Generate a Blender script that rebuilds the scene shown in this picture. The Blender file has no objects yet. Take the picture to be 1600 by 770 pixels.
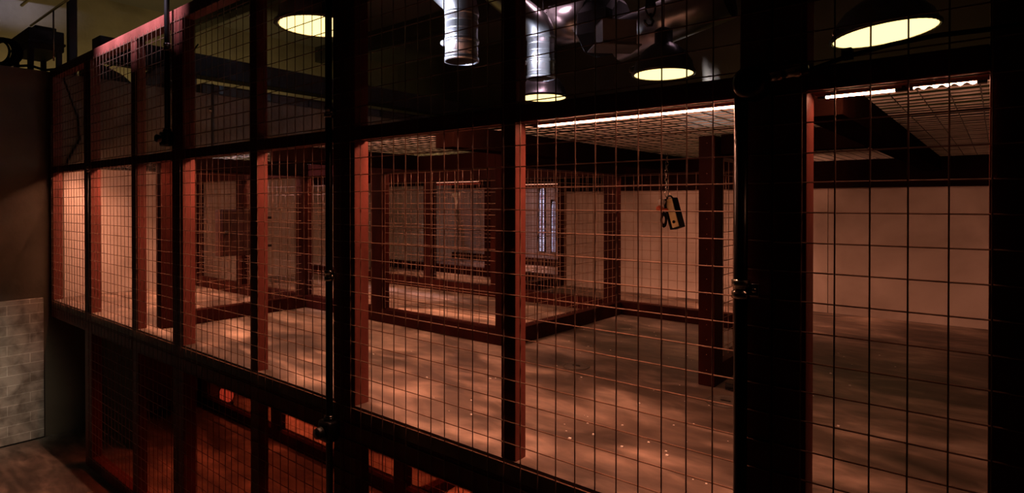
import bpy, bmesh, math, random
from mathutils import Vector, Matrix
random.seed(7)
C = bpy.context.scene.collection
R = math.radians

# ------------------------------------------------------------------ camera
cam_d = bpy.data.cameras.new('camera'); cam = bpy.data.objects.new('camera', cam_d); C.objects.link(cam)
cam.location = (0, -1.18, 1.6)
cam.rotation_euler = (R(90 - 0.415), 0, 0.683805)
cam_d.sensor_width = 36; cam_d.lens = 933.64 / 1600 * 36
cam_d.shift_y = -61.3 / 1600
cam_d.clip_start = 0.02
bpy.context.scene.camera = cam

# ------------------------------------------------------------------ world, exposure
scn = bpy.context.scene
w = bpy.data.worlds.new('world'); scn.world = w; w.use_nodes = True
w.node_tree.nodes['Background'].inputs[0].default_value = (1.0, 0.62, 0.4, 1)
w.node_tree.nodes['Background'].inputs[1].default_value = 0.0012
vs = scn.view_settings
vs.view_transform = 'Standard'; vs.look = 'None'; vs.exposure = -0.1; vs.gamma = 1.0; vs.use_curve_mapping = False

scn.cycles.diffuse_bounces = 2

LED_COL = (1.0, 0.40, 0.24)
LED_POWER = 6.8        # watts per metre of strip
LED_GLOW = 72.0        # radiance of the visible strip
LOW_POWER = 4.5        # red strips of the lower tier
LAMP_COL = (1.0, 0.66, 0.22)

# ------------------------------------------------------------------ helpers
def area(name, loc, rot, sx, sy, power, col, spread=180):
    d = bpy.data.lights.new(name, 'AREA'); d.shape = 'RECTANGLE'; d.size = sx; d.size_y = sy
    d.energy = power; d.color = col; d.spread = R(spread)
    o = bpy.data.objects.new(name, d); C.objects.link(o); o.location = loc; o.rotation_euler = rot
    return o

def spot(name, loc, target, power, col, ang, blend=0.6, radius=0.08):
    d = bpy.data.lights.new(name, 'SPOT'); d.energy = power; d.color = col
    d.spot_size = R(ang); d.spot_blend = blend; d.shadow_soft_size = radius
    o = bpy.data.objects.new(name, d); C.objects.link(o); o.location = loc
    o.rotation_euler = (Vector(target) - Vector(loc)).to_track_quat('-Z', 'Y').to_euler()
    return o

# unseen light sources added away from the cages

def strip_light(loc, target, sx, sy, power, col, spread):
    o = area('added_strip_light', loc, (0, 0, 0), sx, sy, power, col, spread)
    o.rotation_euler = (Vector(target) - Vector(loc)).to_track_quat('-Z', 'Y').to_euler()
strip_light((-3.62, 0.2, 2.80), (-3.13, 2.25, 2.84), 0.08, 0.5, 20.0, (0.74, 0.77, 1.0), 12)       # added tall strip, shaped for a cold streak on the spiral ducts
area('added_hall_fill', (-1.2, 4.75, 2.1), (R(112), 0, 0), 3.2, 0.2, 3.2, (1.0, 0.70, 0.24))      # added fill behind the cages, for a dim glow on the hall wall
strip_light((-3.50, -0.36, 2.92), (-3.50, 0.0, 2.52), 1.1, 0.03, 4.2, (0.95, 0.76, 1.0), 24)        # unseen pinkish strip, added to light only the fence top
strip_light((-3.75, 3.30, 3.86), (-3.70, 3.50, 3.0), 1.4, 0.06, 9, (1.0, 0.60, 0.74), 60)        # unseen mauve strip, added for the highlight on the big duct
strip_light((-2.15, 3.72, 3.86), (-2.14, 3.62, 3.0), 0.9, 0.06, 5, (1.0, 0.60, 0.74), 60)  # another added mauve strip, for the rim of the duct's right run
spot('added_board_spot', (-2.7, -1.25, 2.5), (-4.98, -0.60, 0.50), 125.0, (1.0, 0.87, 0.68), 20, 0.5, 0.2)    # unseen warm spot added to light the painted boards
area('neighbour_room_light', (-6.7, 1.6, 2.45), (0, R(90), 0), 0.5, 4.0, 26, (1.0, 0.74, 0.30))      # room behind the partition
spot('added_haze_spot', (-6.9, -1.6, 3.58), (-7.85, 0.25, 3.62), 330, (0.60, 0.62, 1.0), 15, 0.9, 0.05)                # added spot, stands in for bluish haze high on the far left wall

def node_mat(name, rough=0.6, metal=0.0):
    m = bpy.data.materials.new(name); m.use_nodes = True
    nt = m.node_tree; b = nt.nodes['Principled BSDF']
    b.inputs['Roughness'].default_value = rough; b.inputs['Metallic'].default_value = metal
    return m, nt, b

def noise_mat(name, stops, scale=(4, 4, 4), detail=6, rough=0.6, metal=0.0, bump=0.0, distort=0.0, bscale=None, spec=0.5, rough_var=0.0):
    m, nt, b = node_mat(name, rough, metal)
    N, Lk = nt.nodes, nt.links
    tc = N.new('ShaderNodeTexCoord'); mp = N.new('ShaderNodeMapping'); mp.inputs['Scale'].default_value = scale
    no = N.new('ShaderNodeTexNoise'); no.inputs['Scale'].default_value = 1; no.inputs['Detail'].default_value = detail
    no.inputs['Distortion'].default_value = distort
    cr = N.new('ShaderNodeValToRGB')
    while len(cr.color_ramp.elements) < len(stops): cr.color_ramp.elements.new(0.5)
    for e, (p, c) in zip(cr.color_ramp.elements, stops):
        e.position = p; e.color = (*c, 1)
    Lk.new(tc.outputs['Object'], mp.inputs[0]); Lk.new(mp.outputs[0], no.inputs[0])
    Lk.new(no.outputs[0], cr.inputs[0]); Lk.new(cr.outputs[0], b.inputs['Base Color'])
    b.inputs['Specular IOR Level'].default_value = spec
    if rough_var:
        mr = N.new('ShaderNodeMapRange'); mr.inputs[3].default_value = rough - rough_var; mr.inputs[4].default_value = rough + rough_var
        Lk.new(no.outputs[0], mr.inputs[0]); Lk.new(mr.outputs[0], b.inputs['Roughness'])
    if bump:
        n2 = N.new('ShaderNodeTexNoise'); n2.inputs['Scale'].default_value = bscale or 40; n2.inputs['Detail'].default_value = 4
        bp = N.new('ShaderNodeBump'); bp.inputs['Strength'].default_value = bump; bp.inputs['Distance'].default_value = 0.01
        Lk.new(tc.outputs['Object'], n2.inputs[0]); Lk.new(n2.outputs[0], bp.inputs['Height']); Lk.new(bp.outputs[0], b.inputs['Normal'])
    return m

def emit_mat(name, col, strength):
    m = bpy.data.materials.new(name); m.use_nodes = True
    nt = m.node_tree; b = nt.nodes['Principled BSDF']
    b.inputs['Base Color'].default_value = (0.02, 0.02, 0.02, 1)
    b.inputs['Emission Color'].default_value = (*col, 1); b.inputs['Emission Strength'].default_value = strength
    return m

M = {}
M['timber'] = noise_mat('red_stained_timber', [(0.25, (0.09, 0.016, 0.010)), (0.55, (0.16, 0.027, 0.017)), (0.8, (0.21, 0.040, 0.026))], (9, 9, 3), 6, 0.5, bump=0.15, bscale=60, spec=0.12)
M['fronttimber'] = noise_mat('worn_red_timber', [(0.25, (0.085, 0.024, 0.017)), (0.55, (0.15, 0.040, 0.030)), (0.8, (0.20, 0.060, 0.046))], (9, 9, 3), 6, 0.5, bump=0.15, bscale=60, spec=0.12)
M['joist'] = noise_mat('unlit_black_timber', [(0.25, (0.006, 0.0025, 0.002)), (0.8, (0.016, 0.006, 0.004))], (9, 9, 3), 6, 0.6, bump=0.15, bscale=60, spec=0.0)  # colour set near black to stand in for unlit roof timber
M['innertimber'] = noise_mat('dark_shaded_timber', [(0.25, (0.012, 0.0027, 0.0018)), (0.55, (0.026, 0.0052, 0.0034)), (0.8, (0.042, 0.0085, 0.006))], (9, 9, 3), 6, 0.55, bump=0.15, bscale=60, spec=0.05)  # dark timber, colour deepened further for the shade inside the cages
M['wire'] = noise_mat('rusty_wire', [(0.3, (0.16, 0.085, 0.055)), (0.7, (0.29, 0.17, 0.115))], (30, 30, 30), 3, 0.45, 0.2)
M['roofwire'] = noise_mat('galvanised_wire', [(0.3, (0.74, 0.68, 0.62)), (0.7, (0.90, 0.86, 0.80))], (20, 20, 20), 3, 0.4, 0.15)
M['black'] = noise_mat('black_metal', [(0.3, (0.006, 0.006, 0.006)), (0.7, (0.016, 0.015, 0.014))], (10, 10, 10), 3, 0.32, 0.3)
M['steel'] = noise_mat('bright_steel', [(0.3, (0.45, 0.42, 0.38)), (0.7, (0.65, 0.62, 0.56))], (20, 20, 20), 3, 0.25, 1.0)
M['duct'] = noise_mat('spiral_duct_steel', [(0.3, (0.42, 0.42, 0.42)), (0.7, (0.62, 0.62, 0.61))], (3, 3, 6), 3, 0.30, 0.95)
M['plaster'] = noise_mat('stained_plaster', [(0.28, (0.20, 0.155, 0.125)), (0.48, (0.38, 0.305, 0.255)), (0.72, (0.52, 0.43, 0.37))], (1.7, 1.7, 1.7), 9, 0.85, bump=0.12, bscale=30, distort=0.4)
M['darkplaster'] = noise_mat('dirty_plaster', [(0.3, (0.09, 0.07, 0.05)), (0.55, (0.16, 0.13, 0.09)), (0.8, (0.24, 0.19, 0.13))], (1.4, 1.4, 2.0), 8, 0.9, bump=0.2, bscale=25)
M['darkwall'] = noise_mat('brown_wall', [(0.3, (0.035, 0.027, 0.016)), (0.8, (0.075, 0.058, 0.034))], (0.8, 0.8, 0.8), 6, 0.9)
M['ceil'] = noise_mat('dark_ceiling', [(0.3, (0.09, 0.08, 0.07)), (0.8, (0.16, 0.14, 0.12))], (1, 1, 1), 6, 0.85)
M['vent'] = noise_mat('painted_sheet_metal', [(0.3, (0.09, 0.08, 0.07)), (0.7, (0.14, 0.125, 0.11))], (6, 6, 6), 4, 0.5, 0.2)
M['shade'] = noise_mat('enamel_shade', [(0.3, (0.012, 0.012, 0.013)), (0.7, (0.03, 0.03, 0.03))], (4, 4, 4), 3, 0.3, 0.2)
M['lens'] = emit_mat('lamp_lens', (1.0, 0.72, 0.26), 2.6)
M['led'] = emit_mat('led_tube', LED_COL, LED_GLOW)
M['ledmid'] = emit_mat('led_tube_dim', LED_COL, LED_GLOW*0.5)
M['lowled'] = emit_mat('red_led_tube', (1.0, 0.10, 0.035), 3.0)
M['redlens'] = emit_mat('red_lamp_glass', (1.0, 0.07, 0.03), 0.28)
M['cream'] = noise_mat('cream_plastic', [(0.3, (0.66, 0.48, 0.16)), (0.7, (0.80, 0.70, 0.42))], (12, 12, 12), 3, 0.45)
M['rubber'] = noise_mat('black_rubber', [(0.3, (0.006, 0.006, 0.006)), (0.7, (0.012, 0.011, 0.010))], (9, 9, 9), 3, 0.7, spec=0.12)
M['orange'] = noise_mat('orange_plastic', [(0.3, (0.50, 0.09, 0.03)), (0.7, (0.62, 0.13, 0.05))], (9, 9, 9), 3, 0.45)
M['white'] = noise_mat('off_white_plastic', [(0.3, (0.62, 0.56, 0.50)), (0.7, (0.76, 0.70, 0.64))], (9, 9, 9), 3, 0.5)
M['darkred'] = noise_mat('dark_red_steel', [(0.3, (0.035, 0.010, 0.008)), (0.7, (0.07, 0.02, 0.014))], (6, 6, 6), 4, 0.4)
M['straw'] = noise_mat('dry_straw', [(0.3, (0.38, 0.26, 0.12)), (0.7, (0.52, 0.38, 0.18))], (9, 9, 9), 3, 0.8)
M['crate'] = noise_mat('dark_crate', [(0.3, (0.012, 0.010, 0.008)), (0.7, (0.03, 0.025, 0.02))], (5, 5, 5), 4, 0.7)

def floor_mat(name, dark, mid, light, red=False):
    m, nt, b = node_mat(name, 0.55)
    N, Lk = nt.nodes, nt.links
    tc = N.new('ShaderNodeTexCoord')
    def noi(scale, det, dist, rot=0.6):
        mp = N.new('ShaderNodeMapping'); mp.inputs['Scale'].default_value = scale; mp.inputs['Rotation'].default_value = (0, 0, rot)
        n = N.new('ShaderNodeTexNoise'); n.inputs['Scale'].default_value = 1; n.inputs['Detail'].default_value = det; n.inputs['Distortion'].default_value = dist
        Lk.new(tc.outputs['Object'], mp.inputs[0]); Lk.new(mp.outputs[0], n.inputs[0]); return n
    a = noi((1.5, 2.3, 1), 9, 1.2, 0.25); s = noi((2.2, 5.5, 1), 9, 1.6, 0.2); f = noi((7, 15, 9), 9, 0.5, 0.1)
    def ramp(src, st):
        cr = N.new('ShaderNodeValToRGB')
        while len(cr.color_ramp.elements) < len(st): cr.color_ramp.elements.new(0.5)
        for e, (p, c) in zip(cr.color_ramp.elements, st): e.position = p; e.color = (*c, 1)
        Lk.new(src, cr.inputs[0]); return cr.outputs[0]
    base = ramp(a.outputs[0], [(0.36, dark), (0.52, mid), (0.68, light)])
    streak = ramp(s.outputs[0], [(0.50, (0, 0, 0)), (0.70, (1, 1, 1))])
    mix = N.new('ShaderNodeMixRGB'); mix.blend_type = 'ADD'; mix.inputs[2].default_value = (*[c * 0.8 for c in light], 1)
    mul = N.new('ShaderNodeMath'); mul.operation = 'MULTIPLY'; mul.inputs[1].default_value = 0.55
    Lk.new(streak, mul.inputs[0]); Lk.new(mul.outputs[0], mix.inputs[0]); Lk.new(base, mix.inputs[1])
    m2 = N.new('ShaderNodeMixRGB'); m2.blend_type = 'MULTIPLY'; m2.inputs[0].default_value = 0.62
    Lk.new(mix.outputs[0], m2.inputs[1]); Lk.new(ramp(f.outputs[0], [(0.36, (0.35, 0.35, 0.35)), (0.62, (1, 1, 1))]), m2.inputs[2])
    Lk.new(m2.outputs[0], b.inputs['Base Color'])
    mr = N.new('ShaderNodeMapRange'); mr.inputs[3].default_value = 0.4; mr.inputs[4].default_value = 0.75
    Lk.new(a.outputs[0], mr.inputs[0]); Lk.new(mr.outputs[0], b.inputs['Roughness'])
    bp = N.new('ShaderNodeBump'); bp.inputs['Strength'].default_value = 0.2; bp.inputs['Distance'].default_value = 0.01
    Lk.new(s.outputs[0], bp.inputs['Height']); Lk.new(bp.outputs[0], b.inputs['Normal'])
    return m
M['platform'] = floor_mat('scuffed_brown_floor', (0.040, 0.026, 0.019), (0.125, 0.084, 0.062), (0.36, 0.265, 0.205))
M['floor'] = floor_mat('dirty_concrete_floor', (0.06, 0.05, 0.04), (0.16, 0.13, 0.10), (0.30, 0.25, 0.20))

def plank_mat():
    m, nt, b = node_mat('worn_white_boards', 0.7)
    N, Lk = nt.nodes, nt.links
    tc = N.new('ShaderNodeTexCoord'); sp = N.new('ShaderNodeSeparateXYZ'); cb = N.new('ShaderNodeCombineXYZ')
    Lk.new(tc.outputs['Object'], sp.inputs[0]); Lk.new(sp.outputs[1], cb.inputs[0]); Lk.new(sp.outputs[2], cb.inputs[1])
    br = N.new('ShaderNodeTexBrick'); br.inputs['Scale'].default_value = 1.0
    br.inputs['Brick Width'].default_value = 0.24; br.inputs['Row Height'].default_value = 0.066; br.inputs['Mortar Size'].default_value = 0.0022
    br.inputs['Color1'].default_value = (0.50, 0.43, 0.36, 1); br.inputs['Color2'].default_value = (0.58, 0.51, 0.43, 1); br.inputs['Mortar'].default_value = (0.86, 0.80, 0.70, 1)
    br.offset = 0.5
    Lk.new(cb.outputs[0], br.inputs[0])
    no = N.new('ShaderNodeTexNoise'); no.inputs['Scale'].default_value = 10; no.inputs['Detail'].default_value = 13; no.inputs['Distortion'].default_value = 0.3
    Lk.new(tc.outputs['Object'], no.inputs[0])
    cr = N.new('ShaderNodeValToRGB'); cr.color_ramp.elements[0].position = 0.34; cr.color_ramp.elements[0].color = (0.16, 0.125, 0.095, 1)
    cr.color_ramp.elements[1].position = 0.58; cr.color_ramp.elements[1].color = (1, 1, 1, 1)
    Lk.new(no.outputs[0], cr.inputs[0])
    mx = N.new('ShaderNodeMixRGB'); mx.blend_type = 'MULTIPLY'; mx.inputs[0].default_value = 0.72
    Lk.new(br.outputs[0], mx.inputs[1]); Lk.new(cr.outputs[0], mx.inputs[2]); Lk.new(mx.outputs[0], b.inputs['Base Color'])
    bp = N.new('ShaderNodeBump'); bp.inputs['Strength'].default_value = 0.4; bp.inputs['Distance'].default_value = 0.006
    Lk.new(br.outputs['Fac'], bp.inputs['Height']); Lk.new(bp.outputs[0], b.inputs['Normal'])
    return m
M['planks'] = plank_mat()

class MB:
    def __init__(s): s.bm = bmesh.new()
    def box(s, x0, x1, y0, y1, z0, z1, bev=0.0, mat=None):
        g = bmesh.ops.create_cube(s.bm, size=1.0)
        T = Matrix.Translation(((x0+x1)/2, (y0+y1)/2, (z0+z1)/2)) @ Matrix.Diagonal((abs(x1-x0), abs(y1-y0), abs(z1-z0), 1))
        if mat is not None: T = mat @ T
        vs_ = g['verts']; bmesh.ops.transform(s.bm, matrix=T, verts=vs_)
        if bev:
            es = list({e for v in vs_ for e in v.link_edges})
            bmesh.ops.bevel(s.bm, geom=es, offset=bev, segments=2, affect='EDGES', profile=0.7)
        return s
    def tube(s, pts, r, seg=8, caps=True, rads=None):
        pts = [Vector(p) for p in pts]; n = len(pts); rings = []
        d0 = (pts[1]-pts[0]).normalized()
        up = Vector((0, 0, 1)) if abs(d0.z) < 0.9 else Vector((1, 0, 0))
        u = d0.cross(up).normalized()
        for i, p in enumerate(pts):
            d = (pts[min(i+1, n-1)] - pts[max(i-1, 0)]).normalized()
            u = (u - d*u.dot(d)).normalized(); v = d.cross(u)
            rr = rads[i] if rads else r
            rings.append([s.bm.verts.new(p + (u*math.cos(2*math.pi*k/seg) + v*math.sin(2*math.pi*k/seg))*rr) for k in range(seg)])
        for a, b in zip(rings, rings[1:]):
            for k in range(seg):
                s.bm.faces.new((a[k], a[(k+1) % seg], b[(k+1) % seg], b[k]))
        if caps:
            s.bm.faces.new(rings[0][::-1]); s.bm.faces.new(rings[-1])
        return s
    def lathe(s, prof, c, seg=32, rot=None):
        rings = []
        for (r, z) in prof:
            ring = []
            for k in range(seg):
                p = Vector((r*math.cos(2*math.pi*k/seg), r*math.sin(2*math.pi*k/seg), z))
                if rot is not None: p = rot @ p
                ring.append(s.bm.verts.new(p + Vector(c)))
            rings.append(ring)
        for a, b in zip(rings, rings[1:]):
            for k in range(seg): s.bm.faces.new((a[k], a[(k+1) % seg], b[(k+1) % seg], b[k]))
        return s
    def torus(s, c, R_, r, T=None, seg=16, ss=6, sx=1.0):
        rings = []
        for i in range(seg):
            t = 2*math.pi*i/seg; ring = []
            for j in range(ss):
                q = 2*math.pi*j/ss
                p = Vector(((R_ + r*math.cos(q))*math.cos(t)*sx, r*math.sin(q), (R_ + r*math.cos(q))*math.sin(t)))
                if T is not None: p = T @ p
                ring.append(s.bm.verts.new(p + Vector(c)))
            rings.append(ring)
        for i in range(seg):
            a, b = rings[i], rings[(i+1) % seg]
            for j in range(ss): s.bm.faces.new((a[j], a[(j+1) % ss], b[(j+1) % ss], b[j]))
        return s
    def sphere(s, c, r, sc=(1, 1, 1)):
        g = bmesh.ops.create_uvsphere(s.bm, u_segments=16, v_segments=10, radius=r)
        bmesh.ops.transform(s.bm, matrix=Matrix.Translation(c) @ Matrix.Diagonal((*sc, 1)), verts=g['verts'])
        return s

def tag(o, label=None, cat=None, group=None, kind=None):
    if label: o['label'] = label
    if cat: o['category'] = cat
    if group: o['group'] = group
    if kind: o['kind'] = kind
    return o

def root_loc(o):
    while o.parent: o = o.parent
    return o.location.copy()

def obj(name, mb, mat, parent=None, smooth=False):
    """mb holds world coordinates; they become local to the thing's root"""
    bm = mb.bm
    if parent is not None:
        L_ = root_loc(parent); bmesh.ops.translate(bm, vec=-L_, verts=bm.verts)
    bmesh.ops.recalc_face_normals(bm, faces=bm.faces)
    me = bpy.data.meshes.new(name); bm.to_mesh(me); bm.free()
    me.materials.append(mat)
    if smooth:
        for p in me.polygons: p.use_smooth = True
    o = bpy.data.objects.new(name, me); C.objects.link(o)
    if parent is not None: o.parent = parent
    return o

def single(name, mb, mat, loc, label, cat, group=None, smooth=False):
    loc = Vector(loc); bmesh.ops.translate(mb.bm, vec=-loc, verts=mb.bm.verts)
    o = obj(name, mb, mat, None, smooth); o.location = loc
    return tag(o, label, cat, group)

def thing(name, loc, label, cat, group=None):
    o = bpy.data.objects.new(name, None); C.objects.link(o); o.location = loc; o.empty_display_size = 0.1
    return tag(o, label, cat, group)

def struct(name, mb, mat):
    return tag(obj(name, mb, mat), kind='structure')

def vol(d, u0, u1, v0, v1, z0, z1):
    return (u0, u1, v0, v1, z0, z1) if d == 'x' else (v0, v1, u0, u1, z0, z1)

SP = 0.0543154
def wires(d, u0, u1, z0, z1, v, r=0.0015, pu=0.86, pz=0.13, jit=0.0008):
    mb = MB()
    def P(u, vv, z): return (u, vv, z) if d == 'x' else (vv, u, z)
    k = math.ceil(u0/SP - pu)
    while (k + pu)*SP < u1:
        u = (k + pu)*SP
        pts = [P(u + random.uniform(-jit, jit), v - r*0.9, z0 + (z1-z0)*i/6) for i in range(7)]
        mb.tube(pts, r, 6); k += 1
    k = math.ceil(z0/SP - pz)
    while (k + pz)*SP < z1:
        z = (k + pz)*SP
        n = max(2, int((u1-u0)/0.35))
        pts = [P(u0 + (u1-u0)*i/n, v + r*0.9, z + random.uniform(-jit, jit)) for i in range(n+1)]
        mb.tube(pts, r, 6); k += 1
    return mb

# ------------------------------------------------------------------ the setting
Z1 = 0.940            # raised floor of the middle tier
XL = -5.06            # face of the left wall
struct('floor', MB().box(-9.5, 4.0, -4.0, 9.0, -0.1, 0), M['floor'])
struct('floor_upper', MB().box(XL, 1.6, 0.0005, 2.80, Z1-0.05, Z1).box(XL, -2.68, 2.80, 4.40, Z1-0.05, Z1), M['platform'])
struct('ceiling', MB().box(-9.5, 4.0, -4.0, 9.0, 3.9, 4.0), M['ceil'])
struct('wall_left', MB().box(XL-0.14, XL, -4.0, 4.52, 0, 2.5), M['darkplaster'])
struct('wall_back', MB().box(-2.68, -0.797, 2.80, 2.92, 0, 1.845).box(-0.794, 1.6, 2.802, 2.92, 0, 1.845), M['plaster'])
rw = MB()
WIN = [(-4.14, -4.045, 1.04, 1.79), (-3.965, -3.894, 1.04, 1.64), (-3.815, -3.744, 1.04, 1.79)]
xs = [XL] + [v for q in WIN for v in q[:2]] + [-2.6]
for i in range(0, len(xs), 2): rw.box(xs[i], xs[i+1], 4.40, 4.52, 0, 2.3)
for (x0, x1, z0, z1) in WIN: rw.box(x0, x1, 4.40, 4.52, 0, z0).box(x0, x1, 4.40, 4.52, z1, 2.3)
struct('wall_rear', rw, M['plaster'])
struct('wall_right', MB().box(1.6, 1.72, -4.0, 9.0, 0, 3.9), M['darkwall'])
struct('wall_hall', MB().box(-9.5, 4.0, 5.4, 5.55, 0, 3.9), M['darkwall'])
struct('wall_neighbour', MB().box(-8.0, -7.85, -4.0, 9.0, 0, 3.9), M['darkplaster'])
struct('wall_near', MB().box(-9.5, 4.0, -4.1, -4.0, 0, 3.9), M['darkwall'])
struct('trim_11', MB().box(XL+0.001, XL+0.014, 0.075, 4.39, Z1+0.001, 1.84, 0.002), M['plaster'])      # plaster lining of the left wall inside the cages
struct('wall_recess', MB().box(XL+0.001, -4.345, 0.26, 0.30, 0.001, 0.885), M['darkwall'])
struct('trim_1', MB().box(-2.66, 1.58, 2.735, 2.80, 1.69, 1.848, 0.004), M['joist'])          # ledger along the back wall
struct('trim_10', MB().box(-2.66, 1.58, 2.81, 2.90, 1.847, 2.12, 0.004), M['joist'])        # board added to hide the lamplit hall behind the roof wire
struct('trim_2', MB().box(XL, XL+0.022, -3.9, -0.045, 0.01, 0.955, 0.003), M['planks'])        # worn boards on the left wall
for i, y in enumerate((-1.6, 0.2, 2.0, 3.9, 5.6)):
    struct('trim_%d' % (i+3), MB().box(-9.4, 3.9, y-0.06, y+0.06, 3.68, 3.9, 0.004), M['crate'])  # ceiling joists

# leaded windows far behind the cages: each pane lit by the day outside
def leaded_mat():
    m, nt, b = node_mat('leaded_glass', 0.2)
    N, Lk = nt.nodes, nt.links
    tc = N.new('ShaderNodeTexCoord'); no = N.new('ShaderNodeTexNoise'); no.inputs['Scale'].default_value = 22; no.inputs['Detail'].default_value = 2
    cr = N.new('ShaderNodeValToRGB'); cr.color_ramp.elements[0].position = 0.36; cr.color_ramp.elements[0].color = (0.36, 0.20, 0.34, 1)
    cr.color_ramp.elements[1].position = 0.55; cr.color_ramp.elements[1].color = (0.72, 0.66, 0.92, 1)
    Lk.new(tc.outputs['Object'], no.inputs[0]); Lk.new(no.outputs[0], cr.inputs[0]); Lk.new(cr.outputs[0], b.inputs['Emission Color'])
    b.inputs['Emission Strength'].default_value = 1.1; b.inputs['Base Color'].default_value = (0.05, 0.05, 0.06, 1)
    return m
M['leaded'] = leaded_mat()
for i, (x0, x1, z0, z1) in enumerate(WIN):
    cx = (x0+x1)/2; hw = (x1-x0)/2
    mb = MB()
    for x in (x0, cx, x1): mb.box(x-0.004, x+0.004, 4.388, 4.402, z0, z1)
    for k in range(int((z1-z0)/0.05)+1): mb.box(x0, x1, 4.390, 4.401, z0+k*0.05-0.0025, z0+k*0.05+0.0025)
    # arched head: two curved ribs that fill the corners
    for sgn in (-1, 1):
        pts = [(cx+sgn*hw*math.cos(t), 4.397, z1-0.10+0.095*math.sin(t)) for t in [k*math.pi/2/8 for k in range(9)]]
        mb.tube(pts, 0.007, 6)
        q = [(cx+sgn*hw*math.cos(k*math.pi/2/8), z1-0.10+0.095*math.sin(k*math.pi/2/8)) for k in range(9)]
        for (xa, za), (xb, zb) in zip(q, q[1:]): mb.box(min(xa, cx+sgn*hw), max(xa, cx+sgn*hw), 4.388, 4.402, za, z1)
    win = struct('window_%d' % (i+1), mb, M['black'])
    pm = MB().box(x0+0.001, x1-0.001, 4.404, 4.410, z0+0.001, z1-0.001)
    obj('pane', pm, M['leaded'], win)

# ------------------------------------------------------------------ the front fence of the cages
ZT = 2.51
def fence_bay(x0, x1, mull, label, low=True, right_stile=True):
    t = thing('cage_panel', ((x0+x1)/2, 0.03, 0), label, 'cage panel')
    a, b = x0, x1
    obj('post', MB().box(a+0.001, a+0.060, 0.0, 0.055, 0 if low else 0.82, ZT, 0.004), M['fronttimber'], t)
    if right_stile: obj('post', MB().box(b-0.060, b-0.001, 0.0, 0.055, 0, ZT, 0.004), M['fronttimber'], t)
    for (m0, m1) in mull:
        obj('mullion', MB().box(m0, m1, 0.002, 0.045, 0.07, 2.455, 0.004), M['fronttimber'], t)
    spans = []; e = a+0.060
    for (m0, m1) in mull: spans.append((e, m0)); e = m1
    spans.append((e, b-0.060 if right_stile else b))
    for (z0, z1, n, d) in ((0.0, 0.07, 'bottom_rail', 0.055), (0.82, 0.889, 'middle_rail', 0.055), (1.803, 1.846, 'roof_rail', 0.050), (2.455, ZT, 'top_rail', 0.055)):
        if n == 'bottom_rail' and not low: continue
        if n in ('bottom_rail', 'top_rail'):
            obj(n, MB().box(a+0.060, b-(0.060 if right_stile else 0), 0.0, d, z0, z1, 0.004), M['fronttimber'], t)
        else:
            mb = MB()
            for (s0, s1) in spans: mb.box(s0, s1, 0.0, d, z0, z1, 0.004)
            obj(n, mb, M['fronttimber'], t)
    obj('wire_mesh', wires('x', a+0.004, b-0.004, 0.012 if low else 0.84, 2.466, -0.0035), M['wire'], t)
    return t
fence_bay(XL+0.002, -4.277, [], 'narrowest dark timber and wire cage panel, at the far end against the left wall', False)
fence_bay(-4.277, -2.985, [(-3.57, -3.485)], 'tall timber and wire cage panel under the pinkish lit top rail')
fence_bay(-2.985, -1.68, [(-2.306, -2.247)], 'tall timber and wire cage panel in front of the dark wall box')
fence_bay(-1.68, -0.331, [(-1.0, -0.952)], 'tall timber and wire cage panel the hanging gadget shows through')
fence_bay(-0.331, 0.97, [(-0.012, 0.11)], 'nearest timber and wire cage panel with a thick black centre post, at right')

# conduits, clamps and boxes on the main posts
def ring_clamp(t, x, y, z, r):
    mb = MB()
    mb.lathe([(r+0.0005, -0.018), (r+0.004, -0.017), (r+0.004, -0.005), (r+0.001, -0.004), (r+0.001, 0.004), (r+0.004, 0.005), (r+0.004, 0.017), (r+0.0005, 0.018)], (x, y, z), 20)
    mb.box(x+r-0.002, x+r+0.022, y-0.004, y+0.006, z-0.012, z+0.012, 0.002)
    mb.sphere((x+r+0.014, y-0.006, z), 0.005)
    obj('clamp', mb, M['steel'], t, True)
def conduit(x, z0, z1, clamps, boxes, label, r=0.0115):
    t = thing('conduit', (x, -0.026, z0), label, 'conduit')
    y = -0.026
    obj('pipe', MB().tube([(x, y, z0+(z1-z0)*i/4) for i in range(5)], r, 14), M['black'], t, True)
    for z in clamps: ring_clamp(t, x, y, z, r)
    for z in boxes:
        mb = MB().box(x-0.030, x+0.030, y-0.026, y+0.018, z-0.034, z+0.034, 0.012)
        mb.lathe([(0.0, 0.044), (0.017, 0.044), (0.019, 0.038), (0.019, 0.030)], (x, y, z), 16)
        mb.lathe([(0.0, 0.022), (0.016, 0.021), (0.019, 0.014), (0.019, 0.0)], (x, y-0.03, z), 16, Matrix.Rotation(math.pi/2, 3, 'X'))
        obj('junction_box', mb, M['black'], t, True)
        obj('gland', MB().lathe([(0.0125, 0.034), (0.016, 0.036), (0.016, 0.048), (0.0125, 0.05)], (x, y, z), 16), M['steel'], t, True)
    return t
conduit(-3.028, 1.90, 3.85, [2.33], [1.90], 'black conduit ending in a box at mid height, left of the second lamp-lit bay')
conduit(-1.725, 0.02, 3.85, [1.90, 1.36], [0.845], 'black conduit running down the thick post left of centre')
t = thing('conduit', (-0.372, -0.026, 0.02), 'black conduit with a big round box on the widest black post', 'conduit')
obj('pipe', MB().tube([(-0.380, -0.026, 0.02+1.78*i/4) for i in range(5)], 0.0125, 14), M['black'], t, True)
obj('junction_box', MB().lathe([(0, 0.0), (0.022, 0.0), (0.029, -0.006), (0.031, -0.02), (0.031, -0.05), (0.0, -0.05)], (-0.360, -0.056, 1.823), 28, Matrix.Rotation(math.pi/2, 3, 'X')), M['black'], t, True)
ring_clamp(t, -0.380, -0.026, 1.437, 0.0125)
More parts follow.
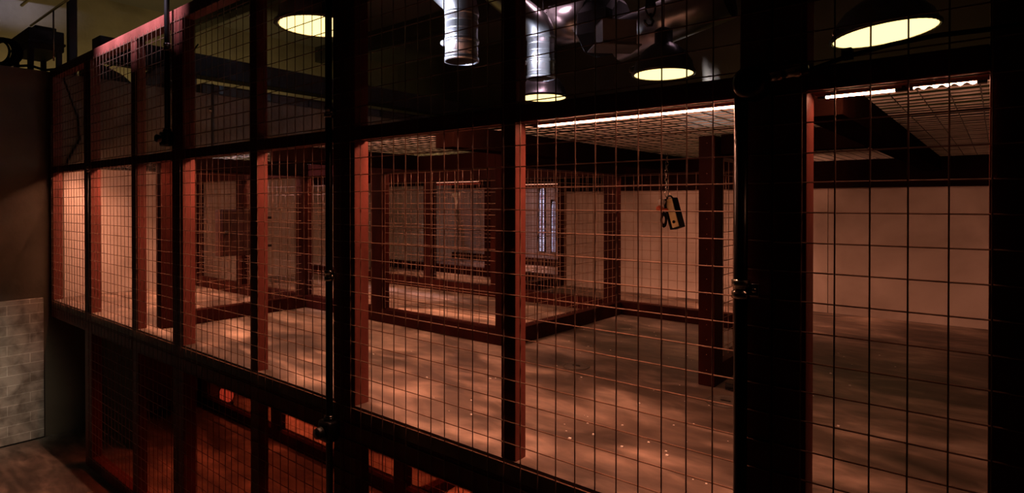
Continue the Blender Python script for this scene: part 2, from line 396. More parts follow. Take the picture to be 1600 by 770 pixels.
obj('branch_pipe', MB().tube([(-0.34, -0.032, 1.826), (-0.30, -0.030, 1.832), (-0.262, -0.028, 1.836)], 0.009, 12), M['black'], t, True)
for xx in (-0.318, -0.286): obj('coupling', MB().tube([(xx-0.012, -0.031, 1.829+(xx+0.318)*0.1), (xx+0.012, -0.030, 1.832+(xx+0.318)*0.1)], 0.0105, 14), M['steel'], t, True)
single('cable', MB().tube([(-0.262, -0.014, 1.838), (-0.20, -0.016, 1.853), (-0.14, -0.016, 1.862), (-0.08, -0.016, 1.866), (-0.01, -0.015, 1.864), (0.08, -0.014, 1.866)], 0.004, 8)
       .box(-0.212, -0.196, -0.024, -0.002, 1.848, 1.866, 0.002), M['rubber'], (-0.262, -0.014, 1.838), 'black cable clipped along the roof rail of the nearest panel', 'cable', smooth=True)
t = thing('conduit', (-4.30, -0.02, 1.2), 'thin conduit with a clamp on the post under the left end of the pink rail', 'conduit')
obj('pipe', MB().tube([(-4.205, -0.018, 0.95), (-4.205, -0.018, 1.4), (-4.205, -0.018, 1.83)], 0.006, 10), M['black'], t, True)
ring_clamp(t, -4.205, -0.018, 1.80, 0.006)

# LED strips under the roof rail, one per opening
def led(x0, x1, y, z, label, k=1.0, group='light strips under the roof rail', glow='led', col=LED_COL, tilt=8, r=0.0072, power=None, spread=100, twist=False):
    t = thing('led_strip', ((x0+x1)/2, y, z), label, 'light strip', group)
    obj('channel', MB().box(x0-0.01, x1+0.01, y-r-0.0045, y-r-0.0005, z-0.004, z+0.009, 0.001), M['steel'], t)
    obj('cover', MB().box(x0-0.012, x1+0.012, y-0.010, y+0.013, z+r+0.0015, z+r+0.0035), M['black'], t)  # added to keep the tube's light off the posts above
    n = 48 if twist else 4
    obj('tube', MB().tube([(x0+(x1-x0)*i/n, y, z) for i in range(n+1)], r, 10, True, [r*(0.72+0.36*math.sin(i*0.78)) for i in range(n+1)] if twist else None), M[glow], t, True)
    for xx in (x0, x1): obj('end_cap', MB().box(xx-0.007, xx+0.007, y-0.008, y+0.008, z-0.008, z+0.006, 0.002), M['black'], t)
    if k: L_ = area('led_light', (0, 0.012, -0.004), (R(tilt), 0, 0), x1-x0, 0.012, (power or LED_POWER)*(x1-x0)*k, col, spread)
    if k: L_.parent = t
    return t
led(-0.925, -0.404, 0.058, 1.802, 'glowing light strip under the roof rail of the bay with the hanging gadget')
led(-0.258, -0.135, 0.058, 1.802, 'straight glowing light strip at the top left of the nearest bay', 0.0, glow='led')
led(-0.122, -0.022, 0.058, 1.802, 'twisted rope-like glowing strip beside the thick black centre post', 0.0, glow='led', twist=True)
led(0.125, 0.88, 0.066, 1.802, 'glowing light strip right of the thick black centre post', 0.45, glow='ledmid', tilt=72, spread=50)
for (x0, x1, lb) in ((-1.61, -1.41, 'hidden light strip between the thick post and the first roof joist right of it'), (-1.31, -1.02, 'hidden light strip behind the roof rail right of the thick post'), (-2.22, -1.76, 'light strip behind the roof rail above the dark wall box'),
                     (-2.90, -2.43, 'light strip behind the roof rail of the opening left of the wall box'), (-3.35, -3.06, 'light strip behind the roof rail beside the second thick post'),
                     (-4.20, -3.60, 'light strip behind the roof rail below the pink lit top rail'), (-4.97, -4.35, 'light strip behind the roof rail beside the left wall')):
    led(x0, x1, 0.072, 1.822, lb, 2.0 if x0 < -4.3 else 1.25 if x0 < -2.9 else 1.0, tilt=26 if x0 < -4.3 else 8)

# ------------------------------------------------------------------ inner partitions (timber frames with wire)
def partition(d, u0, u1, v, z0, z1, posts, label, bottom=0.075, top=0.075, pw=0.085, dep=0.06, mesh=True, name='cage_partition', group='inner cage partitions', wire_r=0.0014):
    c = ((u0+u1)/2, v, z0) if d == 'x' else (v, (u0+u1)/2, z0)
    t = thing(name, c, label, 'cage partition', group)
    h = dep/2
    es = []
    for p in sorted(posts):
        a, b = p-pw/2, p+pw/2
        obj('post', MB().box(*vol(d, a, b, v-h, v+h, z0+0.001, z1-0.001), 0.004), M['innertimber'], t); es.append((a, b))
    segs = []; e = u0
    for a, b in es:
        if a-e > 0.02: segs.append((e, a))
        e = b
    if u1-e > 0.02: segs.append((e, u1))
    if bottom:
        mb = MB()
        for a, b in segs: mb.box(*vol(d, a, b, v-h, v+h, z0+0.001, z0+bottom), 0.003)
        obj('bottom_rail', mb, M['innertimber'], t)
    mb = MB()
    for a, b in segs: mb.box(*vol(d, a, b, v-h, v+h, z1-top, z1-0.001), 0.003)
    obj('top_rail', mb, M['innertimber'], t)
    if mesh:
        mb = MB()
        obj('wire_mesh', wires(d, u0+0.005, u1-0.005, z0+0.02, z1-0.01, v, wire_r, 0.3, 0.4), M['wire'], t)
    return t
ZR = 1.842
PY = 0.95
partition('x', -5.04, -1.725, PY, Z1, ZR, [-5.0, -4.26, -3.46, -2.69, -1.77], 'long timber partition on the raised floor, parallel to the front fence')
partition('y', 0.075, PY-0.04, -3.42, Z1, ZR, [0.12], 'short timber partition behind the fence mullion left of the second post')
partition('y', PY+0.035, 1.96, -1.76, Z1, ZR, [], 'timber partition running back from the corner left of the hanging gadget')
partition('x', -1.80, -0.86, 2.0, Z1, ZR, [-1.81], 'timber partition behind the hanging gadget, left post lit red')
partition('x', -5.04, -1.86, 2.0, Z1, ZR, [-4.4, -3.41, -2.72], 'second timber partition row seen through the first, left of centre')
partition('y', PY-0.03, 2.04, -0.815, Z1, ZR, [PY+0.02], 'timber partition with the free-standing dark post right of the hanging gadget')
partition('y', 2.04, 2.86, -2.73, Z1, ZR, [2.83], 'timber partition meeting the left edge of the back wall')
partition('x', -5.04, -2.79, 2.83, Z1, ZR, [-4.30, -3.52], 'third timber partition row, under the far light strip left of centre')
partition('x', -5.04, -3.30, 3.9, Z1, ZR, [-3.40], 'rearmost timber partition in front of the leaded windows')

# far light strips
M['farled'] = emit_mat('far_led_tube', (1.0, 0.42, 0.27), 1.8)
for (x0, x1, y, lb) in ((-4.19, -3.61, 2.775, 'far light strip above the third partition row, left of the red post'), (-4.02, -3.46, 3.84, 'far light strip above the leaded windows')):
    led(x0, x1, y, 1.80, lb, 1.0, 'far light strips', 'farled', tilt=-14, r=0.010)

# strips behind the top rails of the inner partitions
for (x0, x1, y, z, k, lb) in ((-2.62, -1.86, PY+0.042, 1.777, 1.0, 'light strip on the back of the first partition rail, left of the hanging gadget'),
                        (-3.40, -2.76, PY+0.042, 1.785, 1.0, 'light strip on the back of the first partition rail above the red lit floor'),
                        (-4.20, -3.52, PY+0.042, 1.785, 0.8, 'light strip on the back of the first partition rail behind the wall box'),
                        (-1.72, -0.92, 2.045, 1.785, 1.0, 'light strip behind the rail that hides the top of the back wall')):
    led(x0, x1, y, z, lb, k, 'light strips on the partition rails', tilt=24)

# roof of wire over the middle tier
for i, (x0, x1, y1, lb) in enumerate(((-5.05, -3.40, 2.80, 'wire roof panel over the far left cages'), (-3.40, -2.38, 2.80, 'wire roof panel above the dark wall box'),
                                  (-2.38, -1.36, 2.80, 'brightly lit wire roof panel left of the thick post'), (-1.36, -0.28, 2.80, 'wire roof panel over the hanging gadget'), (-0.28, 0.96, 2.80, 'wire roof panel above the nearest bay'))):
    t = thing('wire_roof', ((x0+x1)/2, 1.4, 1.85), lb, 'wire roof')
    mb = MB(); z = 1.851; cw = MB()
    k = math.ceil(x0/SP-0.4)
    while (k+0.4)*SP < x1:
        x = (k+0.4)*SP; n = 8
        cw.tube([(x+random.uniform(-.001, .001), 0.058+(y1-0.058)*j/n, z-0.0035+random.uniform(-.001, .001)) for j in range(n+1)], 0.0014, 6); k += 1
    k = math.ceil(0.06/SP)
    while k*SP < y1:
        n = 5
        mb.tube([(x0+0.003+(x1-x0-0.006)*j/n, k*SP+random.uniform(-.001, .001), z+random.uniform(-.0015, .0015)) for j in range(n+1)], 0.0026, 6); k += 1
    obj('wire_mesh', mb, M['roofwire'], t); obj('cross_wires', cw, M['black'], t)  # cross wires coloured black to stand in for the little light they catch
    if i < 4: obj('joist', MB().box(x1-0.04, x1+0.04, 0.15, 0.915 if x1 < -1.4 else (2.73 if x1 > -0.5 else 1.965), 1.775, 1.846, 0.004), M['joist'], t)
single('cross_joist', MB().box(-0.78, -0.325, 0.97, 1.03, 1.775, 1.846, 0.004), M['joist'], (-0.55, 1.0, 1.80), 'short roof joist crossing behind the widest black post', 'joist')

# ------------------------------------------------------------------ lower tier
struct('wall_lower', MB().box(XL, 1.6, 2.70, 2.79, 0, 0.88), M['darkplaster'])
partition('x', -5.05, -0.1, PY, 0.0, 0.88, [-4.9, -3.78, -2.5, -1.3], 'long lower partition glowing red below the raised floor', bottom=0.075)
partition('y', PY+0.035, 2.66, -2.40, 0.0, 0.88, [], 'lower cross partition behind the red lit post', bottom=0.06)
for (x0, x1, y, lb) in ((-3.0, -1.75, 1.25, 'red light strip under the raised floor near the thick post'), (-1.6, -0.6, 1.25, 'red light strip under the raised floor below the gadget bay'), (-4.5, -3.4, 1.25, 'red light strip under the raised floor at the far left')):
    led(x0, x1, y, 0.868, lb, 1.0, 'red light strips under the raised floor', 'lowled', (1.0, 0.13, 0.05), 12, 0.006, LOW_POWER)
for (x0, x1, lb) in ((-4.15, -3.1, 'red light strip behind the lower front mesh, second bay from the left wall'), (-2.88, -1.8, 'red light strip behind the lower front mesh below the wall box')):
    led(x0, x1, 0.42, 0.868, lb, 0.35, 'red light strips under the raised floor', 'lowled', (1.0, 0.13, 0.05), -6, 0.004, LOW_POWER)
# small red lamp on the lower partition
lx, ly = -4.72, 1.045
t = thing('lantern', (lx, ly, 0), 'small red glowing lantern on the floor behind the lower partition rail', 'lantern')
obj('base', MB().lathe([(0, 0.001), (0.05, 0.001), (0.052, 0.02), (0.04, 0.035), (0, 0.035)], (lx, ly, 0), 20), M['black'], t, True)
obj('glass', MB().lathe([(0.0, 0.036), (0.038, 0.037), (0.052, 0.07), (0.052, 0.115), (0.038, 0.145), (0.0, 0.148)], (lx, ly, 0), 8), M['redlens'], t)
obj('cap', MB().lathe([(0.043, 0.146), (0.046, 0.155), (0.02, 0.175), (0.0, 0.178)], (lx, ly, 0), 16), M['black'], t, True)
mb = MB().torus((lx, ly, 0.19), 0.03, 0.0025, None, 18, 6)
for k in range(4):
    q = math.pi/4 + k*math.pi/2
    mb.tube([(lx+0.055*math.cos(q), ly+0.055*math.sin(q), 0.02), (lx+0.058*math.cos(q), ly+0.058*math.sin(q), 0.09), (lx+0.046*math.cos(q), ly+0.046*math.sin(q), 0.15)], 0.002, 6)
obj('guard', mb, M['black'], t, True)

# ------------------------------------------------------------------ dark wall box on the partition post
t = thing('control_box', (-3.86, 0.75, 1.26), 'dark red steel control box bracketed to the partition, behind the third opening', 'control box')
X0, X1 = -3.905, -3.832
obj('body', MB().box(X0, X1, 0.590, 0.885, 1.258, 1.558, 0.005), M['darkred'], t)
dr = obj('door', MB().box(X1+0.0005, X1+0.014, 0.596, 0.880, 1.264, 1.552, 0.004), M['darkred'], t)
obj('handle', MB().lathe([(0, 0.030), (0.010, 0.030), (0.012, 0.026), (0.012, 0.014), (0.0, 0.014)], (X1, 0.62, 1.41), 14, Matrix.Rotation(math.pi/2, 3, 'Y')), M['black'], dr, True)
for z in (1.31, 1.50):
    obj('hinge', MB().tube([(X1+0.006, 0.888, z-0.03), (X1+0.006, 0.888, z), (X1+0.006, 0.888, z+0.03)], 0.005, 10), M['black'], t, True)
    obj('bracket', MB().box(-3.885, -3.850, 0.884, 0.946, z-0.008, z+0.008, 0.002), M['black'], t)

# ------------------------------------------------------------------ hanging gadget on a chain
gx, gy = -1.31, 1.67
t = thing('hanging_control', (gx, gy, 1.84), 'cream and black control handset with an orange knob, hanging on a chain', 'handset')
mb = MB()
n = 9; ztop, zbot = 1.852, 1.668
for k in range(n):
    z = ztop - (k+0.5)*(ztop-zbot)/n
    mb.torus((gx+0.002*math.sin(k), gy, z), 0.0135, 0.0024, Matrix.Rotation(math.pi/4 + (k % 2)*math.pi/2, 3, 'Z') @ Matrix.Diagonal((0.55, 1, 1)), 16, 6)
obj('chain', mb, M['steel'], t, True)
mb = MB().torus((gx+0.004, gy, 1.648), 0.019, 0.003, Matrix.Rotation(0.68, 3, 'Z') @ Matrix.Diagonal((0.62, 1, 1)), 20, 6)
mb.tube([(gx, gy, 1.668), (gx+0.004, gy, 1.675), (gx, gy, 1.683)], 0.0032, 8)
obj('snap_hook', mb, M['steel'], t, True)
G = Matrix.Translation((gx+0.012, gy+0.008, 1.620)) @ Matrix.Rotation(R(-8), 4, 'Z') @ Matrix.Rotation(R(-17), 4, 'Y')
# handset frame: X right, Y away, Z up; top at z = 0
obj('body', MB().box(-0.030, 0.030, -0.020, 0.032, -0.155, 0.0, 0.006, G), M['rubber'], t)
mb = MB().box(-0.010, 0.028, -0.0265, -0.0195, -0.150, -0.004, 0.004, G)
obj('face_plate', mb, M['cream'], t)
obj('push_button', MB().lathe([(0.0, 0.006), (0.007, 0.005), (0.008, 0.003), (0.008, 0.0)], G @ Vector((0.008, -0.0262, -0.122)), 14, (G.to_3x3() @ Matrix.Rotation(math.pi/2, 3, 'X'))), M['rubber'], t, True)
obj('bail', MB().tube([G @ Vector(p) for p in ((-0.022, 0.006, -0.004), (-0.014, 0.006, 0.012), (-0.004, 0.006, 0.018), (0.010, 0.006, 0.012), (0.018, 0.006, -0.004))], 0.0045, 8), M['rubber'], t, True)
rt = Vector((math.cos(0.684), math.sin(0.684), 0)); fw = Vector((-math.sin(0.684), math.cos(0.684), 0))
c0 = Vector((gx, gy, 1.60)) - fw*0.03
obj('knob', MB().sphere(c0 - rt*0.042 + Vector((0, 0, -0.028)), 0.018, (1, 1, 0.85)).tube([c0 - rt*0.03 + Vector((0, 0, -0.03)), c0 - rt*0.015 + Vector((0, 0, -0.034)), c0 + Vector((0, 0, -0.036))], 0.008, 10), M['orange'], t, True)
obj('plug', MB().tube([c0 - rt*0.044 + Vector((0, 0, 0.000)), c0 - rt*0.030 + Vector((0, 0, 0.006)), c0 - rt*0.016 + Vector((0, 0, 0.0))], 0.016, 12, True, [0.017, 0.016, 0.012]), M['white'], t, True)
lp = []
for k in range(49):
    q = k/48*8*math.pi
    lp.append(c0 - rt*(0.020 + 0.012*math.cos(q)) + Vector((0, 0, -0.085 + (0.038-0.0003*k)*math.sin(q))) + fw*0.010*k/48)
lp.append(c0 + Vector((0, 0, -0.02)) - rt*0.012); lp.append(c0 + Vector((0, 0, 0.02)) - rt*0.012)
obj('cord', MB().tube(lp, 0.0055, 8), M['rubber'], t, True)

# ------------------------------------------------------------------ pendant lamps
def pendant(x, y, z, label, power, tilt=(0, 0), r=0.225):
    t = thing('pendant_lamp', (x, y, z), label, 'pendant lamp', 'pendant lamps')
    Rm = Matrix.Rotation(tilt[0], 3, 'X') @ Matrix.Rotation(tilt[1], 3, 'Y')
    c = (x, y, z)
    obj('shade', MB().lathe([(r, -0.004), (r+0.012, 0.0), (r+0.012, 0.016), (r, 0.022), (r*0.93, 0.09), (r*0.72, 0.165), (r*0.46, 0.215), (r*0.30, 0.235), (r*0.30, 0.33), (r*0.16, 0.35), (0.0, 0.352)], c, 40, Rm), M['shade'], t, True)
    obj('lens', MB().lathe([(0.0, 0.006), (r*0.5, 0.004), (r*0.97, 0.004), (r*0.995, 0.012)], c, 40, Rm), M['lens'], t, True)
    mb = MB()
    pts = [Vector(c) + Rm @ Vector(((r*0.988-(0.004 if k % 2 else 0))*math.cos(k/80*2*math.pi), (r*0.988-(0.004 if k % 2 else 0))*math.sin(k/80*2*math.pi), 0.001)) for k in range(81)]
    mb.tube(pts, 0.0035, 6, False)
    obj('rim', mb, M['steel'], t)
    side = Vector((-math.cos(0.684), -math.sin(0.684), 0))
    mb = MB().tube([Vector(c)+Rm @ (side*(r+0.006))+Vector((0, 0, 0.012)), Vector(c)+Rm @ (side*(r+0.03))+Vector((0, 0, 0.02)), Vector(c)+Rm @ (side*(r+0.026))+Vector((0, 0, 0.05)), Vector(c)+Rm @ (side*(r*0.98))+Vector((0, 0, 0.06))], 0.006, 8)
    obj('latch', mb, M['steel'], t, True)
    top = Vector(c) + Rm @ Vector((0, 0, 0.35))
    obj('rod', MB().tube([top, (top+Vector((top.x, top.y, 3.9)))/2, (top.x, top.y, 3.9)], 0.008, 8), M['black'], t, True)
    d = bpy.data.lights.new('lamp_light', 'SPOT'); d.energy = power; d.color = LAMP_COL; d.spot_size = R(150); d.spot_blend = 0.7; d.shadow_soft_size = 0.18
    o = bpy.data.objects.new('lamp_light', d); C.objects.link(o); o.parent = t; o.location = (0, 0, -0.03)
    o.rotation_euler = (tilt[0], tilt[1], 0)
    return t
pendant(-3.06, 0.80, 2.62, 'big pendant lamp beside the thick post, left of the spiral ducts', 8)
pendant(-1.97, 3.05, 2.57, 'pendant lamp glowing below the big horizontal duct', 1.6)
pendant(-3.44, 3.52, 2.62, 'pendant lamp below the second vertical duct, partly behind the roof rail', 4)
pendant(-0.575, 3.30, 2.68, 'pendant lamp seen above the nearest bay at right', 1.5, (0.02, -0.09), 0.30)

# ------------------------------------------------------------------ ducts
def rib(mb, p, r, ax):
    rot = ax
    mb.lathe([(r, -0.006), (r+0.0025, -0.003), (r+0.0025, 0.003), (r, 0.006)], p, 40, rot)
def drop_duct(x, y, z, ztop, label, r=0.122):
    t = thing('spiral_duct', (x, y, z), label, 'duct', 'vertical ducts')
    mb = MB().lathe([(r-0.003, 0.0), (r, 0.0), (r, ztop-z), (r-0.003, ztop-z), (r-0.003, 0.0)], (x, y, z), 40)
    for k in range(1, 6):
        rib(mb, (x, y, z + k*(ztop-z)/6), r-0.001, None)
    obj('pipe', mb, M['duct'], t, True)
    # elbow that bends to the left and on up to the ceiling
    cx = x-0.20; pts = []
    for k in range(8):
        q = k/7*R(50); pts.append((cx+0.20*math.cos(q), y, ztop+0.20*math.sin(q)))
    dx, dz = -math.sin(R(50)), math.cos(R(50)); L_ = (3.9-pts[-1][2])/dz
    pts.append((pts[-1][0]+dx*L_*0.5, y, pts[-1][2]+dz*L_*0.5)); pts.append((pts[-2][0]+dx*L_, y, 3.9))
    obj('elbow', MB().tube(pts, r+0.004, 40, False), M['duct'], t, True)
    for zz in (z+0.004, z+(ztop-z)*0.40, ztop-0.01):
        obj('clamp_band', MB().lathe([(r, -0.012), (r+0.008, -0.012), (r+0.008, 0.012), (r, 0.012)], (x, y, zz+0.008), 40), M['duct'], t, True)
    mb = MB()
    s_ = Vector((-math.cos(0.684), -math.sin(0.684), 0))
    mb.sphere(Vector((x, y, z+(ztop-z)*0.40)) + s_*(r+0.012), 0.022)
    obj('latch', mb, M['duct'], t, True)
    return t
drop_duct(-3.09, 2.02, 2.645, 2.99, 'left vertical silver duct hanging between the two thick posts')
drop_duct(-3.16, 3.10, 2.70, 3.06, 'right vertical silver duct above the lamp behind the roof rail')

t = thing('supply_duct', (-2.6, 3.5, 3.2), 'big horizontal spiral duct lit mauve near the ceiling', 'duct')
dy, dz_, dr_ = 3.5, 3.27, 0.18
RX = Matrix.Rotation(math.pi/2, 3, 'Y')
mb = MB().lathe([(dr_-0.004, 0), (dr_, 0), (dr_, 0.46), (dr_-0.004, 0.46)], (-3.34, dy, dz_), 44, RX)
for k in range(1, 5): rib(mb, (-3.34+k*0.085, dy, dz_), dr_-0.003, RX)
obj('pipe', mb, M['duct'], t, True)
RY = Matrix.Rotation(R(90-11), 3, 'Y')
mb = MB().lathe([(dr_-0.006, 0), (dr_, 0), (dr_, 1.0), (dr_-0.006, 1.0)], (-2.62, dy, 3.02), 44, RY)
for k in range(1, 8): rib(mb, Vector((-2.62, dy, 3.02)) + RY @ Vector((0, 0, k*0.12)), dr_-0.003, RY)
obj('pipe', mb, M['duct'], t, True)
mb = MB().lathe([(0.0, -0.30), (0.20, -0.30), (0.25, -0.26), (0.25, 0.02), (0.20, 0.06), (0.0, 0.06)], (-2.62, dy, 3.17), 8, RX @ Matrix.Rotation(R(22), 3, 'Z'))
obj('damper', mb, M['rubber'], t)
mb = MB()
for k in range(26):
    q = k/26*2*math.pi
    mb.torus((-3.27, dy+(dr_+0.014)*math.cos(q), dz_+(dr_+0.014)*math.sin(q)), 0.016, 0.004, Matrix.Rotation(q, 3, 'X') @ Matrix.Rotation((k % 2)*math.pi/2, 3, 'Z') @ Matrix.Diagonal((0.6, 1, 1)), 10, 5)
obj('chain', mb, M['black'], t, True)
for xx in (-3.1, -1.75): obj('hanger', MB().tube([(xx, dy, 3.36), (xx, dy, 3.6), (xx, dy, 3.9)], 0.006, 8), M['black'], t)
vx, vy = -2.41, 3.10
t = thing('vent_box', (vx, vy, 2.84), 'small sheet metal vent box under the big horizontal duct', 'vent box')
V = Matrix.Translation((vx, vy, 2.84)) @ Matrix.Rotation(R(46), 4, 'Z')
obj('body', MB().box(-0.20, 0.17, -0.15, 0.13, 0.0, 0.012, 0.002, V).box(-0.138, -0.128, -0.12, 0.12, 0.012, 0.20, 0, V).box(0.128, 0.138, -0.12, 0.12, 0.012, 0.20, 0, V)
    .box(-0.128, 0.128, 0.11, 0.12, 0.012, 0.20, 0, V).box(-0.128, 0.128, -0.12, -0.11, 0.012, 0.20, 0, V).box(-0.14, 0.14, -0.12, 0.12, 0.20, 0.21, 0.002, V), M['vent'], t)
obj('hanger', MB().tube([(vx, vy, 3.05), (vx, vy, 3.5), (vx, vy, 3.9)], 0.006, 6), M['black'], t)

hx, hy = -1.93, 2.75
t = thing('chain_hoist', (hx, hy, 2.9), 'black chain hook hanging in front of the mauve duct', 'hook')
mb = MB()
for k in range(22):
    z = 3.885 - k*0.036
    mb.torus((hx, hy, z), 0.022, 0.0045, Matrix.Rotation((k % 2)*math.pi/2, 3, 'Z') @ Matrix.Diagonal((0.6, 1, 1)), 12, 6)
obj('chain', mb, M['black'], t, True)
obj('block', MB().box(hx-0.030, hx+0.030, hy-0.022, hy+0.022, 2.99, 3.09, 0.010), M['black'], t)
obj('shackle', MB().torus((hx, hy, 2.99), 0.045, 0.009, Matrix.Rotation(0.684, 3, 'Z') @ Matrix.Diagonal((0.75, 1, 1.4)), 20, 8), M['black'], t, True)
obj('hook', MB().tube([Vector((hx, hy, 2.95)) + rt*p[0] + Vector((0, 0, p[1])) for p in ((0, 0.0), (0, -0.035), (0.018, -0.058), (0.008, -0.085), (-0.022, -0.088), (-0.042, -0.066), (-0.040, -0.048))], 0.010, 10), M['black'], t, True)

# ------------------------------------------------------------------ things on and above the left partition wall
t = thing('crate', (-5.36, 0.01, 2.5), 'dark crate raised on bearers on top of the left wall, beside a thin post', 'crate')
obj('body', MB().box(-5.60, -5.12, -0.10, 0.10, 2.66, 2.80, 0.008).box(-5.58, -5.14, -0.06, 0.06, 2.80, 2.825, 0.006).box(-5.62, -5.10, -0.105, 0.105, 2.70, 2.715, 0.003), M['crate'], t)
for yy in (-0.08, 0.08):
    for xx in (-5.56, -5.17): obj('bearer', MB().box(xx-0.02, xx+0.02, yy-0.015, yy+0.015, 2.501, 2.662, 0.003), M['crate'], t)
t = thing('cable_coil', (-5.14, -0.23, 2.5), 'coil of black cable on the wall top at the far left edge', 'cable coil')
mb = MB()
for k in range(7): mb.torus((-5.14+0.012*(k % 3), -0.26+0.008*k, 2.60), 0.078+0.005*(k % 3), 0.008, Matrix.Rotation(0.7+0.06*k, 3, 'Z'), 26, 6)
mb.tube([(-5.10, -0.20, 2.53), (-5.09, -0.17, 2.514), (-5.088, -0.10, 2.53), (-5.088, -0.02, 2.512), (-5.088, 0.06, 2.535), (-5.088, 0.10, 2.512)], 0.009, 8)
obj('loop', mb, M['rubber'], t, True)
obj('tie', MB().box(-5.165, -5.11, -0.29, -0.21, 2.508, 2.528, 0.004), M['black'], t)
# silhouettes of gear along the wall top, seen through the upper wire
def blob(pts, x0, x1, bev=0.006):
    mb = MB(); a = [mb.bm.verts.new((x0, y, z)) for y, z in pts]; b = [mb.bm.verts.new((x1, y, z)) for y, z in pts]
    n = len(pts); mb.bm.faces.new(a); mb.bm.faces.new(b[::-1])
    for k in range(n): mb.bm.faces.new((a[k], b[k], b[(k+1) % n], a[(k+1) % n]))
    bmesh.ops.bevel(mb.bm, geom=mb.bm.edges[:], offset=bev, segments=2, affect='EDGES')
    return mb
single('tarp_heap', blob([(0.20, 2.501), (0.205, 2.66), (0.30, 2.62), (0.45, 2.56), (0.52, 2.501)], -5.19, -5.08, 0.01), M['crate'], (-5.13, 0.3, 2.5), 'low dark heap on the wall top behind the first upper opening', 'heap')
t = thing('amplifier_case', (-5.13, 0.75, 2.5), 'black wedge-shaped case on the wall top left of the tall clamped pipe', 'case')
obj('body', blob([(0.57, 2.501), (0.575, 2.56), (0.72, 2.70), (0.98, 2.74), (0.98, 2.501)], -5.19, -5.07, 0.008), M['crate'], t)
obj('handle', MB().tube([(-5.068, 0.75, 2.64), (-5.045, 0.76, 2.645), (-5.045, 0.86, 2.655), (-5.068, 0.87, 2.655)], 0.007, 8), M['black'], t, True)
t = thing('cable_tray', (-5.13, 2.2, 2.5), 'long dark cable tray lying along the wall top', 'cable tray')
obj('tray', MB().box(-5.19, -5.07, 1.02, 4.4, 2.501, 2.575, 0.006).box(-5.192, -5.065, 1.02, 4.4, 2.575, 2.585, 0.002), M['crate'], t)
for k in range(8): obj('bracket', MB().box(-5.066, -5.058, 1.15+k*0.42, 1.19+k*0.42, 2.51, 2.58, 0.002), M['black'], t)
struct('trim_8', MB().box(-5.42, -5.24, 0.35, 5.39, 2.68, 2.86, 0.006), M['crate'])                  # dark beam beyond the wall
struct('trim_9', MB().box(-5.17, -5.11, 0.125, 0.175, 2.50, 3.68, 0.004), M['crate'])                # post from the wall top to the joists
# slack wires and rods above the wall
single('slack_wire', MB().tube([(-5.02, 0.30, 2.56), (-4.9, 0.35, 2.60), (-4.85, 0.55, 2.585), (-4.9, 0.75, 2.68), (-5.0, 0.9, 2.78), (-5.1, 1.0, 2.90)], 0.006, 8), M['rubber'], (-5.02, 0.3, 2.56), 'slack black wire crossing the yellow gap above the wall', 'wire', smooth=True)
single('conduit_rod', MB().tube([(-5.3, -0.1, 2.98), (-4.2, -0.1, 2.98), (-3.1, -0.1, 2.98)], 0.010, 8), M['steel'], (-4.2, -0.1, 2.98), 'upper of two thin metal rods above the pink rail', 'rod', smooth=True)
single('conduit_rod', MB().tube([(-5.3, -0.05, 2.85), (-4.4, -0.05, 2.85), (-3.6, -0.05, 2.85)], 0.008, 8).tube([(-4.75, -0.05, 2.85), (-4.75, -0.05, 2.7), (-4.75, -0.05, 2.52)], 0.005, 6), M['steel'], (-4.4, -0.05, 2.85), 'lower of two thin metal rods above the pink rail', 'rod', smooth=True)
mb = MB()
for k in range(44):
    x = -4.5 + k*0.04
    mb.tube([(x, 0.2, 3.42), (x, 0.4, 3.42), (x, 0.66, 3.42)], 0.014, 6)
mb.box(-4.52, -2.76, 0.2, 0.66, 3.42, 3.434)
single('corrugated_sheet', mb, M['duct'], (-3.6, 0.43, 3.42), 'corrugated pale sheet below the ceiling, above the pink rail', 'sheet')
# hanging lamp cord on the left wall
single('wall_cable', MB().tube([(XL+0.012, 0.07, 2.49), (XL+0.012, 0.16, 2.2), (XL+0.014, 0.17, 2.05), (XL+0.012, 0.10, 1.9), (XL+0.012, 0.09, 1.86)], 0.007, 8), M['rubber'], (XL+0.012, 0.07, 2.49), 'black cable hanging down the left wall behind the end panel', 'cable', smooth=True)
t = thing('hanging_rod', (-4.55, 1.9, 1.86), 'thin rod with a bright fitting standing above the wire roof, second upper opening', 'rod')
obj('pipe', MB().tube([(-4.62, 0.90, 1.86), (-4.62, 0.90, 2.1), (-4.62, 0.90, 2.5)], 0.010, 8), M['black'], t, True)
obj('fitting', MB().sphere((-4.62, 0.885, 2.30), 0.016), M['steel'], t, True)

# ------------------------------------------------------------------ straw on the near floor
mb = MB()
for k in range(70):
    x = -3.66+random.gauss(0, 0.10); y = -0.16+random.uniform(-0.07, 0.05); q = random.uniform(0, 3.14); L_ = random.uniform(0.03, 0.09)
    mb.tube([(x, y, 0.003), (x+L_*0.5*math.cos(q), y+L_*0.5*math.sin(q), 0.007), (x+L_*math.cos(q), y+L_*math.sin(q), 0.004)], 0.0013, 4)
mb.tube([(-3.74, -0.22, 0.004), (-3.62, -0.14, 0.012), (-3.50, -0.06, 0.03)], 0.002, 5)
o = obj('straw', mb, M['straw']); tag(o, 'thin scatter of straw on the floor at the fence foot', 'straw', None, 'stuff')

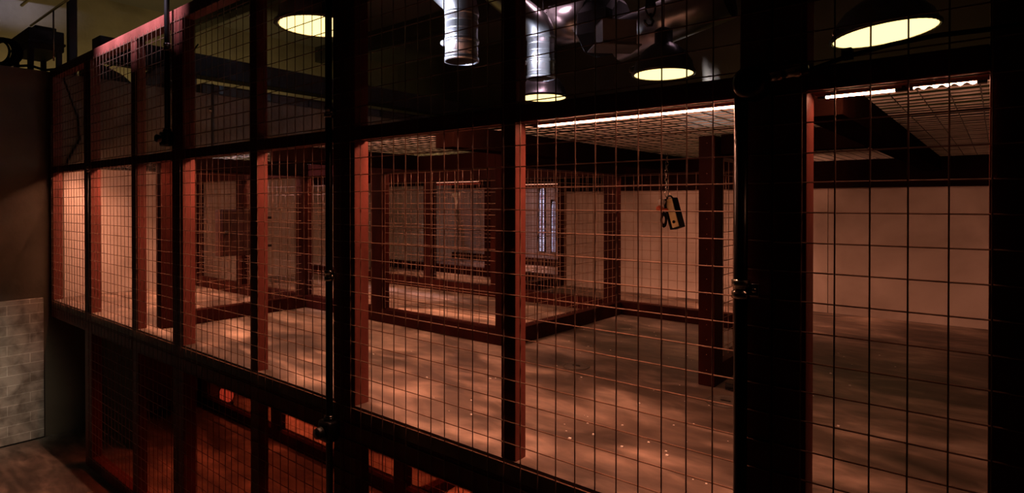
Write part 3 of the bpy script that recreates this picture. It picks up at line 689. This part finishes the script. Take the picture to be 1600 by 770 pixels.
# ------------------------------------------------------------------ small things on the raised floor
for (x, y, r, lb) in ((-1.32, 0.85, 0.055, 'round flush drain cover in the middle of the raised floor'), (-0.70, 0.80, 0.065, 'round flush drain cover in front of the free-standing dark post')):
    t = thing('drain_cover', (x, y, Z1), lb, 'drain cover', 'drain covers')
    obj('disc', MB().lathe([(0, 0.0035), (r*0.8, 0.0035), (r*0.82, 0.002), (r*0.88, 0.002), (r*0.9, 0.0035), (r, 0.003), (r, 0.0003)], (x, y, Z1), 32), M['drain'] if 'drain' in M else M.setdefault('drain', noise_mat('dark_drain_iron', [(0.3, (0.05, 0.038, 0.030)), (0.7, (0.10, 0.078, 0.062))], (20, 20, 20), 4, 0.6)), t)
    obj('grip', MB().box(x-0.016, x+0.016, y-0.004, y+0.004, Z1+0.0036, Z1+0.006, 0.001), M['black'], t)
t = thing('bolt_latch', (-0.735, 0.93, Z1), 'small black floor bolt at the foot of the widest black post', 'bolt')
obj('barrel', MB().tube([(-0.745, 0.925, Z1+0.016), (-0.72, 0.935, Z1+0.014), (-0.69, 0.945, Z1+0.016)], 0.011, 12, True, [0.012, 0.009, 0.011]), M['rubber'], t, True)
obj('foot', MB().box(-0.735, -0.70, 0.925, 0.952, Z1+0.001, Z1+0.008, 0.002), M['rubber'], t)
mb = MB()
for k in range(130):
    x = random.uniform(-2.2, -0.3); y = random.uniform(0.15, 1.9); q = random.uniform(0.0012, 0.0032)
    if abs(x+1.76) < 0.08 or abs(y-0.95) < 0.07: continue
    mb.box(x-q, x+q*1.4, y-q, y+q, Z1+0.0005, Z1+q*1.2, 0, None)
o = obj('debris', mb, M['white']); tag(o, 'pale specks of grit scattered over the raised floor', 'grit', None, 'stuff')
fx, fy = -3.72, 2.60
t = thing('hanging_fitting', (fx, fy, 1.84), 'small white fitting hanging in the far cage below the far light strip', 'fitting')
mb = MB()
for k in range(6): mb.torus((fx, fy, 1.845-0.028*k), 0.017, 0.003, Matrix.Rotation((k % 2)*math.pi/2+0.5, 3, 'Z') @ Matrix.Diagonal((0.6, 1, 1)), 12, 5)
obj('chain', mb, M['steel'], t, True)
obj('head', MB().tube([Vector((fx, fy, 1.665))-rt*0.03, Vector((fx, fy, 1.668)), Vector((fx, fy, 1.665))+rt*0.03], 0.02, 12, True, [0.020, 0.024, 0.020]), M['white'], t, True)
obj('tail', MB().tube([(fx, fy, 1.65), (fx+0.006, fy, 1.60), (fx, fy, 1.55)], 0.012, 10, True, [0.015, 0.010, 0.013]), M['white'], t, True)
